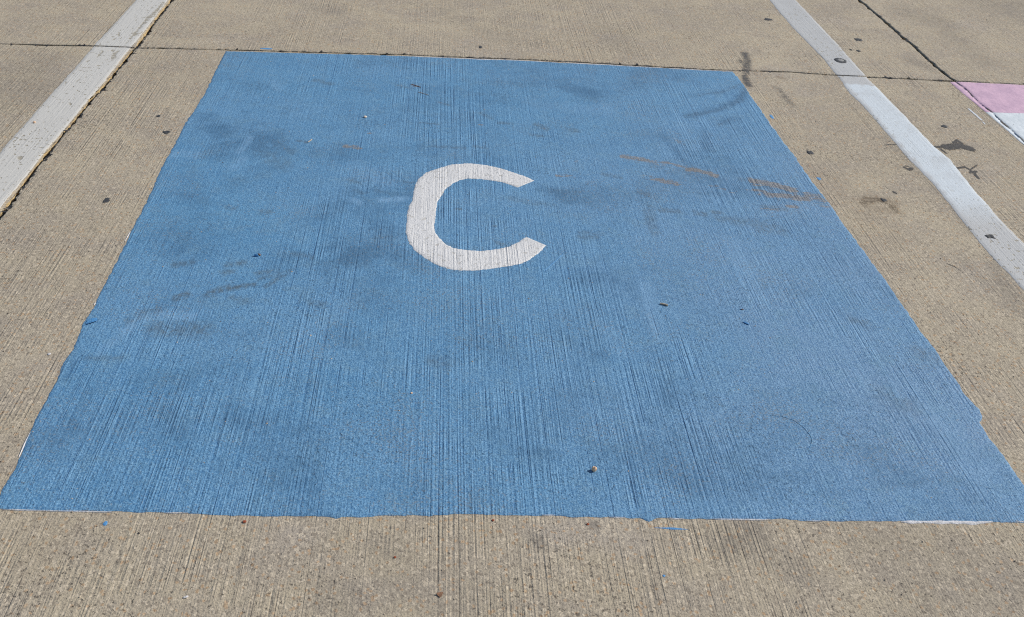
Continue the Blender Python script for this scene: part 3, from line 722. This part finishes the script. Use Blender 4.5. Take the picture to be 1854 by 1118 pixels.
def gutter(name, y0, y1, mat, parent, seed):
    """paint that ran into the joint"""
    ys = np.linspace(y0, y1, 160); x = np.interp(ys, jr[:, 1], jr[:, 0]); rows = []
    for off, z in ((-.0085, .0004), (-.0045, -.0012), (0, -.0034), (.0050, -.0016), (.0090, .0004)):
        zz = z + (.0012 * noise1(ys, 130, seed) + .0010 * noise1(ys, 40, seed + 1)) * (1 if -.008 < off < .008 else .3)
        rows.append(np.column_stack([x + off + .0014 * noise1(ys, 90, seed + 2), ys, zz]))
    V = np.vstack(rows)
    return link(name, V, grid_faces(160, 5)[:, ::-1], mat, parent)
patch = field('painted_patch', split_y, ytop, M_PINK, None, 200)
tag(patch, 'pink painted patch with a white band below it at the far right joint', 'painted patch')
lip('pink_lip', split_y, pB[0, 1] - .004, M_PINK, patch, 210); gutter('pink_gutter', split_y, ytop, M_PINK, patch, 220)
field('white_band', ybot, split_y - .001, M_PALE, patch, 230); lip('white_lip', ybot, split_y - .001, M_PALE, patch, 240); gutter('white_gutter', ybot, split_y - .001, M_PALE, patch, 250)

# ------------------------------------------------------------------ gum, stains, drops
def blob(name, px, py, rx, ry, mat, z=.0016, seed=0, rough=.25, base=.0003, parent=None, ring=None, lift=0.0):
    """a trodden lump: low dome with an uneven outline; rx, ry are its half sizes in the picture"""
    c = g(px, py); ex = np.linalg.norm(g(px + rx, py) - c); ey = np.linalg.norm(g(px, py + ry) - c)
    n = 26; a = np.linspace(0, 2 * math.pi, n, endpoint=False)
    k = 1 + rough * (noise1(np.cos(a) * 2 + 5, 1.3, seed) * .6 + noise1(np.sin(a) * 2 + 9, 1.7, seed + 1) * .6 + .3 * noise1(a, 3, seed + 2))
    V = [(c[0], c[1], z * (.5 if ring else 1) + lift)]; F = []
    prof = ((.35, .55), (.62, 1.0), (.86, .85), (1.0, 0)) if ring else ((.4, .97), (.75, .8), (.92, .5), (1.0, 0))
    for f, h in prof:
        for i in range(n):
            V.append((c[0] + ex * f * k[i] * math.cos(a[i]), c[1] + ey * f * k[i] * math.sin(a[i]), base * (1 - h) + z * h + lift))
    for i in range(n):
        j = (i + 1) % n; F.append((0, 1 + i, 1 + j))
        for r in range(3):
            F.append((1 + r * n + i, 1 + (r + 1) * n + i, 1 + (r + 1) * n + j, 1 + r * n + j))
    o = link(name, V, F, mat, parent, smooth_faces=True)
    return o
GROUP_GUM = 'dark spots of trodden gum on the concrete'
gums = [(303, 239, 6.5, 3.4, M_GUM, 'black ringed gum spot beside the upper left edge of the blue square', True),
        (287, 210, 4.5, 2.2, M_GUM, 'small dark gum spot just beyond the ringed one left of the blue square', False),
        (193.5, 362, 6.5, 4.4, M_GUM, 'ragged black gum spot on the concrete midway below the left stripe', False),
        (1391, 35, 7.0, 2.4, M_GUM, 'flat oval gum spot beyond the joint, left of the right stripe', False),
        (1554.5, 71.5, 6.2, 2.4, M_GUM, 'oval gum spot beyond the joint, right of the right stripe', False),
        (1554, 92, 3.8, 1.8, M_GUM, 'small gum spot right below the oval one beside the right stripe', False),
        (1541, 90, 2.0, 1.3, M_GUM, 'tiny dark speck touching the far end of the right stripe', False),
        (870, 85, 3.5, 2.0, M_GUM, 'lone dark dot on the far slab above the top edge of the square', False),
        (1710, 228.5, 5.5, 2.2, M_GUM, 'dark gum crumb between the right stripe and the pink patch', False),
        (1467, 276, 5.5, 3.6, M_GUM, 'dark blue black spot next to the right edge of the blue square', False),
        (1792, 428.5, 9.0, 3.6, M_GUM, 'grey black gum lump stuck on the near end of the right stripe', True),
        (1600, 362, 6.0, 3.0, M_GUM, 'black spot in the brown stain right of the blue square', False)]
for k, (x, y, rx, ry, mt, lab, ring) in enumerate(gums):
    on_stripe = 1780 < x
    o = blob('gum_spot', x, y, rx, ry, mt, .0022, 10 + k * 7, .38, ring=ring, lift=.0012 if on_stripe else 0)
    tag(o, lab, 'gum', GROUP_GUM)
o = blob('gum_spot', 1521, 109.5, 9.5, 4.6, M_GUM, .0024, 301, .12, ring=True, lift=.0012)
tag(o, 'dark ring shaped gum spot with pale middle on the right stripe', 'gum', GROUP_GUM)
blob('gum_middle', 1522, 109.5, 5.2, 2.4, M_GUM_GREY, .0034, 305, .1, parent=o, lift=.0012, base=.0016)

def stain(name, items, mat, label, cat, z=.0009, cell=.0035, group=None, kind=None):
    """a stain: thin film that lies on the pavement where brush strokes of it were laid, thinning out at its rim"""
    q = np.vstack([G(p) for p, w, s in items]); wm = max(w for _, w, _ in items) * 2.2
    lo, hi = q.min(0) - wm, q.max(0) + wm
    xs = np.arange(lo[0], hi[0], cell); ys = np.arange(lo[1], hi[1], cell * 1.4)
    X, Y = np.meshgrid(xs, ys); P = np.stack([X.ravel(), Y.ravel()], 1)
    k = strokes(P, items)
    F = grid_faces(len(xs), len(ys)); F = F[(k[F].max(1) > .03)]
    used = np.unique(F); remap = np.full(len(P), -1); remap[used] = np.arange(len(used))
    V = np.column_stack([P[used], z * (.3 + .7 * np.clip(k[used], 0, 1))])
    o = link(name, V, remap[F], mat, None, dict(cover=k[used]))
    return tag(o, label, cat, group)
stain('tar_stain', [([(1692, 266), (1712, 265)], .014, .8), ([(1712, 266), (1738, 264), (1758, 269)], .030, 1.05), ([(1727, 258), (1734, 254), (1742, 260)], .014, .9), ([(1704, 270), (1712, 276)], .012, .85), ([(1750, 262), (1762, 272)], .010, .6)],
      M_TAR, 'large black tar blotch on the concrete touching the right stripe', 'stain')
stain('tar_stain', [([(1733, 304), (1748, 302), (1757, 308), (1766, 314), (1772, 323)], .009, .95), ([(1757, 307), (1770, 298)], .006, .8), ([(1756, 312), (1768, 310)], .011, .8), ([(1765, 316), (1771, 322)], .011, .9)],
      M_TAR, 'branching black tar mark below the large tar blotch', 'stain')
stain('tar_stain', [([(1638, 303), (1646, 307), (1651, 304)], .010, 1.0), ([(1640, 300), (1645, 301)], .007, .8), ([(1648, 309), (1653, 306)], .006, .7)],
      M_TAR, 'small curled black tar mark left of the right stripe', 'stain')
stain('tar_stain', [([(1602, 262), (1622, 261), (1634, 262)], .006, .75)], M_TAR, 'thin dark dash at the left edge of the right stripe', 'stain')
stain('tar_stain', [([(1618, 347), (1622, 349)], .009, .95), ([(1602, 336), (1612, 345)], .004, .7)], M_TAR, 'small dark fleck above the brown stain', 'stain')
stain('tar_stain', [([(1714, 477), (1728, 482), (1738, 489)], .0035, 1.1)], M_TAR, 'thin curved black line on the concrete near the right stripe', 'stain')
stain('fluid_stain', [([(1347, 96), (1354, 108), (1352, 120), (1350, 132)], .036, .72), ([(1341, 110), (1348, 116)], .03, .6), ([(1349, 138), (1352, 150), (1356, 154)], .030, .8)],
      M_OIL, 'blue grey splash across the joint at the top right corner of the square', 'stain')
stain('fluid_stain', [([(1412, 162), (1424, 176), (1434, 188)], .026, .55)], M_OIL, 'faint grey streak on the concrete between the square and the right stripe', 'stain')
stain('fluid_stain', [([(1562, 366), (1588, 360), (1612, 368), (1622, 380)], .030, .62), ([(1567, 358), (1576, 364)], .03, .6)],
      M_BROWN, 'brown patchy stain right of the blue square', 'stain')
stain('paint_smear', [([(1754, 197), (1766, 207), (1777, 217)], .007, 1.1), ([(1780, 221), (1783, 224)], .006, .8)], M_SMEAR, 'pale paint smear beside the pink patch', 'paint mark')

def tidy(o, lab, cat, group=None): return tag(o, lab, cat, group)
tidy(blob('paint_drop', 190.5, 949, 4.4, 3.8, M_BLUE_SPOT, .0011, 401, .2), 'blue paint drop on the concrete below the lower left edge', 'paint drop')
tidy(blob('paint_drop', 1202, 1044, 2.6, 2.2, M_BLUE_SPOT, .0010, 404, .2), 'tiny blue paint drop low on the concrete, right of the middle', 'paint drop')
tidy(blob('paint_drop', 1397, 211, 2.8, 3.4, M_BLUE_SPOT, .0010, 408, .2), 'small blue paint drop beside the upper right edge of the square', 'paint drop')
tidy(blob('paint_drop', 1482.5, 323, 3.8, 2.2, M_BLUE_SPOT, .0010, 411, .3), 'blue paint drop right of the square above the brown stain', 'paint drop')
tidy(blob('paint_drop', 482, 87.8, 11, 1.3, M_BLUE_SPOT, .0010, 415, .2), 'long blue paint drop beyond the joint at the top of the square', 'paint drop')
dash = strip('paint_dash', [(1184, 957), (1201, 957.6), (1222, 958.6), (1246, 960)], .0022, .0007, M_BLUE_SPOT, None, 61)
tidy(dash, 'thin blue paint dash just below the bottom edge of the square', 'paint mark')
tidy(strip('bristle', [(1394, 755), (1412, 755), (1437, 763), (1455, 776), (1467, 790), (1471, 800), (1466, 813), (1456, 825)], .0012, .0021, M_BLUE, None, 77, base=.0016), 'curved bristle stuck under the blue paint in the lower right', 'bristle')
tidy(strip('bristle', [(1361, 775), (1367, 768), (1375, 760)], .0012, .0022, M_BLUE, None, 78, base=.0016), 'short straight bristle stuck beside the curved one', 'bristle')

# ------------------------------------------------------------------ small loose things
def pebble(name, px, py, r, mat, label, cat, seed, squash=.7, base=.0014, stretch=(1, 1), rot=0.0):
    c = g(px, py); rr = np.random.default_rng(seed)
    V = []; F = []; nu, nv = 10, 6
    for j in range(nv + 1):
        th = math.pi * j / nv
        for i in range(nu):
            ph = 2 * math.pi * i / nu
            q = np.array([math.sin(th) * math.cos(ph) * stretch[0], math.sin(th) * math.sin(ph) * stretch[1], math.cos(th) * squash])
            q *= 1 + .22 * (noise2(ph * 1.1 + seed, th * 1.3, 1.0, seed))
            x, y = q[0] * math.cos(rot) - q[1] * math.sin(rot), q[0] * math.sin(rot) + q[1] * math.cos(rot)
            V.append((c[0] + x * r, c[1] + y * r, base + r * squash * .82 + q[2] * r))
    for j in range(nv):
        for i in range(nu):
            k = (i + 1) % nu
            F.append((j * nu + i, (j + 1) * nu + i, (j + 1) * nu + k, j * nu + k))
    return tag(link(name, V, F, mat), label, cat)
pebble('pebble', 1075.5, 854.5, .0068, M_STONE, 'small orange pebble casting a shadow low on the blue square', 'pebble', 5, .85)
pebble('pebble', 661.5, 213, .0062, M_STONE_PALE, 'cream pebble high on the blue square left of the middle', 'pebble', 6, .6)
pebble('pebble', 745, 714.5, .0028, M_STONE, 'tiny orange pebble on the blue square below the letter', 'pebble', 7, .6)
pebble('pebble', 62.5, 222.5, .0055, M_STONE, 'tiny orange pebble lying on the left stripe', 'pebble', 8, .6)
pebble('chip', 443, 946.5, .0042, M_RED, 'rust red chip below the bottom edge, lower left', 'chip', 9, .45, 0)
pebble('chip', 892.5, 944, .0030, M_RED, 'small red chip below the bottom edge near the middle', 'chip', 10, .45, 0)
pebble('chip', 1064, 951, .0032, M_RED, 'small red chip beside a dark pit below the bottom edge', 'chip', 12, .5, 0)
pebble('chip', 715, 1011, .0030, M_RED, 'tiny red chip on the concrete in the lower middle', 'chip', 14, .5, 0)
pebble('chip', 336.5, 1083, .0036, M_WHITE_EDGE, 'white chip near the bottom left of the concrete', 'chip', 11, .45, 0, (1.5, .7), .5)
pebble('chip', 89, 643, .0045, M_WHITE_EDGE, 'white paint chip left of the blue square', 'chip', 15, .3, 0)
pebble('crumb', 1344, 562, .0042, M_LEAF, 'brown crumb on the right half of the blue square', 'crumb', 21, .5, .0014, (1.4, .8), .3)
pebble('paint_lump', 1351, 588, .0070, M_BLUE_SPOT, 'blue paint lump below the brown crumb', 'lump', 22, .26, .0012, (1.5, .5), -.8)
pebble('paint_lump', 464, 464, .0070, M_BLUE_SPOT, 'blue paint lump on the left half of the square', 'lump', 23, .6, .0012, (1.0, .6), -.6)
pebble('crumb', 469, 462, .0050, M_LEAF, 'brown crumb leaning on the blue paint lump at the left', 'crumb', 24, .45, .0014, (1.4, .6), -.7)
def flake(name, pts, mat, label, cat, lift, seed):
    """a curled flake: several corners, middle higher"""
    q = G(pts); c = q.mean(0); n = len(q)
    V = [(c[0], c[1], lift * .8)] + [(p[0], p[1], .0016 + lift * (hash1(np.array(float(i)), seed))) for i, p in enumerate(q)]
    V2 = [(x, y, z - .0008) for x, y, z in V]
    F = []
    for i in range(n):
        a, b = 1 + i, 1 + (i + 1) % n
        F += [(0, b, a), (n + 1, n + 1 + a, n + 1 + b), (a, b, n + 1 + b, n + 1 + a)]
    return tag(link(name, V + V2, F, mat), label, cat)
flake('paint_flake', [(155, 589), (160, 582), (168, 581), (176, 580), (177, 584), (168, 588), (160, 590)], M_BLUE_SPOT, 'lifted blue paint flake at the left edge of the square', 'paint flake', .006, 2)
flake('leaf_scrap', [(790, 1078), (796, 1075), (803, 1075), (801, 1080), (797, 1084), (793, 1081)], M_LEAF, 'brown dry leaf scrap low on the concrete in the middle', 'leaf', .004, 5)
def twig(name, pts, r, mat, label, seed):
    c = along(G(pts), 9); n = normal2(c); V = []; F = []; k = 6
    for i, p in enumerate(c):
        rad = r * (1 + .25 * noise1(np.array(i * 1.0), .9, seed)) * (.75 if i in (0, 8) else 1)
        for j in range(k):
            a = 2 * math.pi * j / k
            V.append((p[0] + n[i, 0] * rad * math.cos(a), p[1] + n[i, 1] * rad * math.cos(a), .0014 + r + rad * math.sin(a)))
    for i in range(8):
        for j in range(k):
            b = (j + 1) % k; F.append((i * k + j, i * k + b, (i + 1) * k + b, (i + 1) * k + j))
    F += [tuple(range(k)), tuple(8 * k + j for j in range(k))[::-1]]
    return tag(link(name, V, F, mat, smooth_faces=True), label, 'twig')
twig('twig', [(1195, 551), (1202, 552.4), (1209, 554.6)], .0024, M_TWIG, 'short pale twig on the blue square right of the middle', 1)
twig('straw', [(744, 153), (752, 155), (762, 158.6)], .0013, M_LEAF, 'brown straw high on the blue square above the letter', 2)
twig('straw', [(757, 167), (766, 169.5), (777, 173)], .0010, M_TWIG, 'pale thin straw just below the brown one', 3)
twig('straw', [(558, 258), (562, 255.5), (565, 253)], .0018, M_TWIG, 'short pale straw on the upper left of the blue square', 4)

# loose grit that nobody could count
GV, GF = [], []
def grit(n, rng_seed, lo, hi, rmin, rmax):
    rr = np.random.default_rng(rng_seed); V = []; F = []
    base = np.array([(1, 0, 0), (-1, 0, 0), (0, 1, 0), (0, -1, 0), (0, 0, 1), (0, 0, -1)], float)
    tri = [(4, 0, 2), (4, 2, 1), (4, 1, 3), (4, 3, 0), (5, 2, 0), (5, 1, 2), (5, 3, 1), (5, 0, 3)]
    p = rr.uniform(lo, hi, (n, 2))
    for i in range(n):
        r = rr.uniform(rmin, rmax) * (.6 + .8 * rr.random())
        q = base * r * rr.uniform(.6, 1.2, (6, 1)); a = rr.uniform(0, 6.28); ca, sa = math.cos(a), math.sin(a)
        q = np.stack([q[:, 0] * ca - q[:, 1] * sa, q[:, 0] * sa + q[:, 1] * ca, q[:, 2] * .7], 1)
        q += np.array([p[i, 0], p[i, 1], r * .45]); k = len(V)
        V.extend(q.tolist()); F.extend([(a_ + k, b_ + k, c_ + k) for a_, b_, c_ in tri])
    return V, F
lo_, hi_ = np.array([-1.9, 1.3]), np.array([3.0, 6.2])
V, F = grit(2200, 3, lo_, hi_, .0011, .0024)
tag(link('loose_grit', V, F, M_GRIT), kind='stuff')
V, F = grit(900, 4, lo_, hi_, .0010, .0022)
tag(link('dark_grit', V, F, M_GRIT_DARK), kind='stuff')
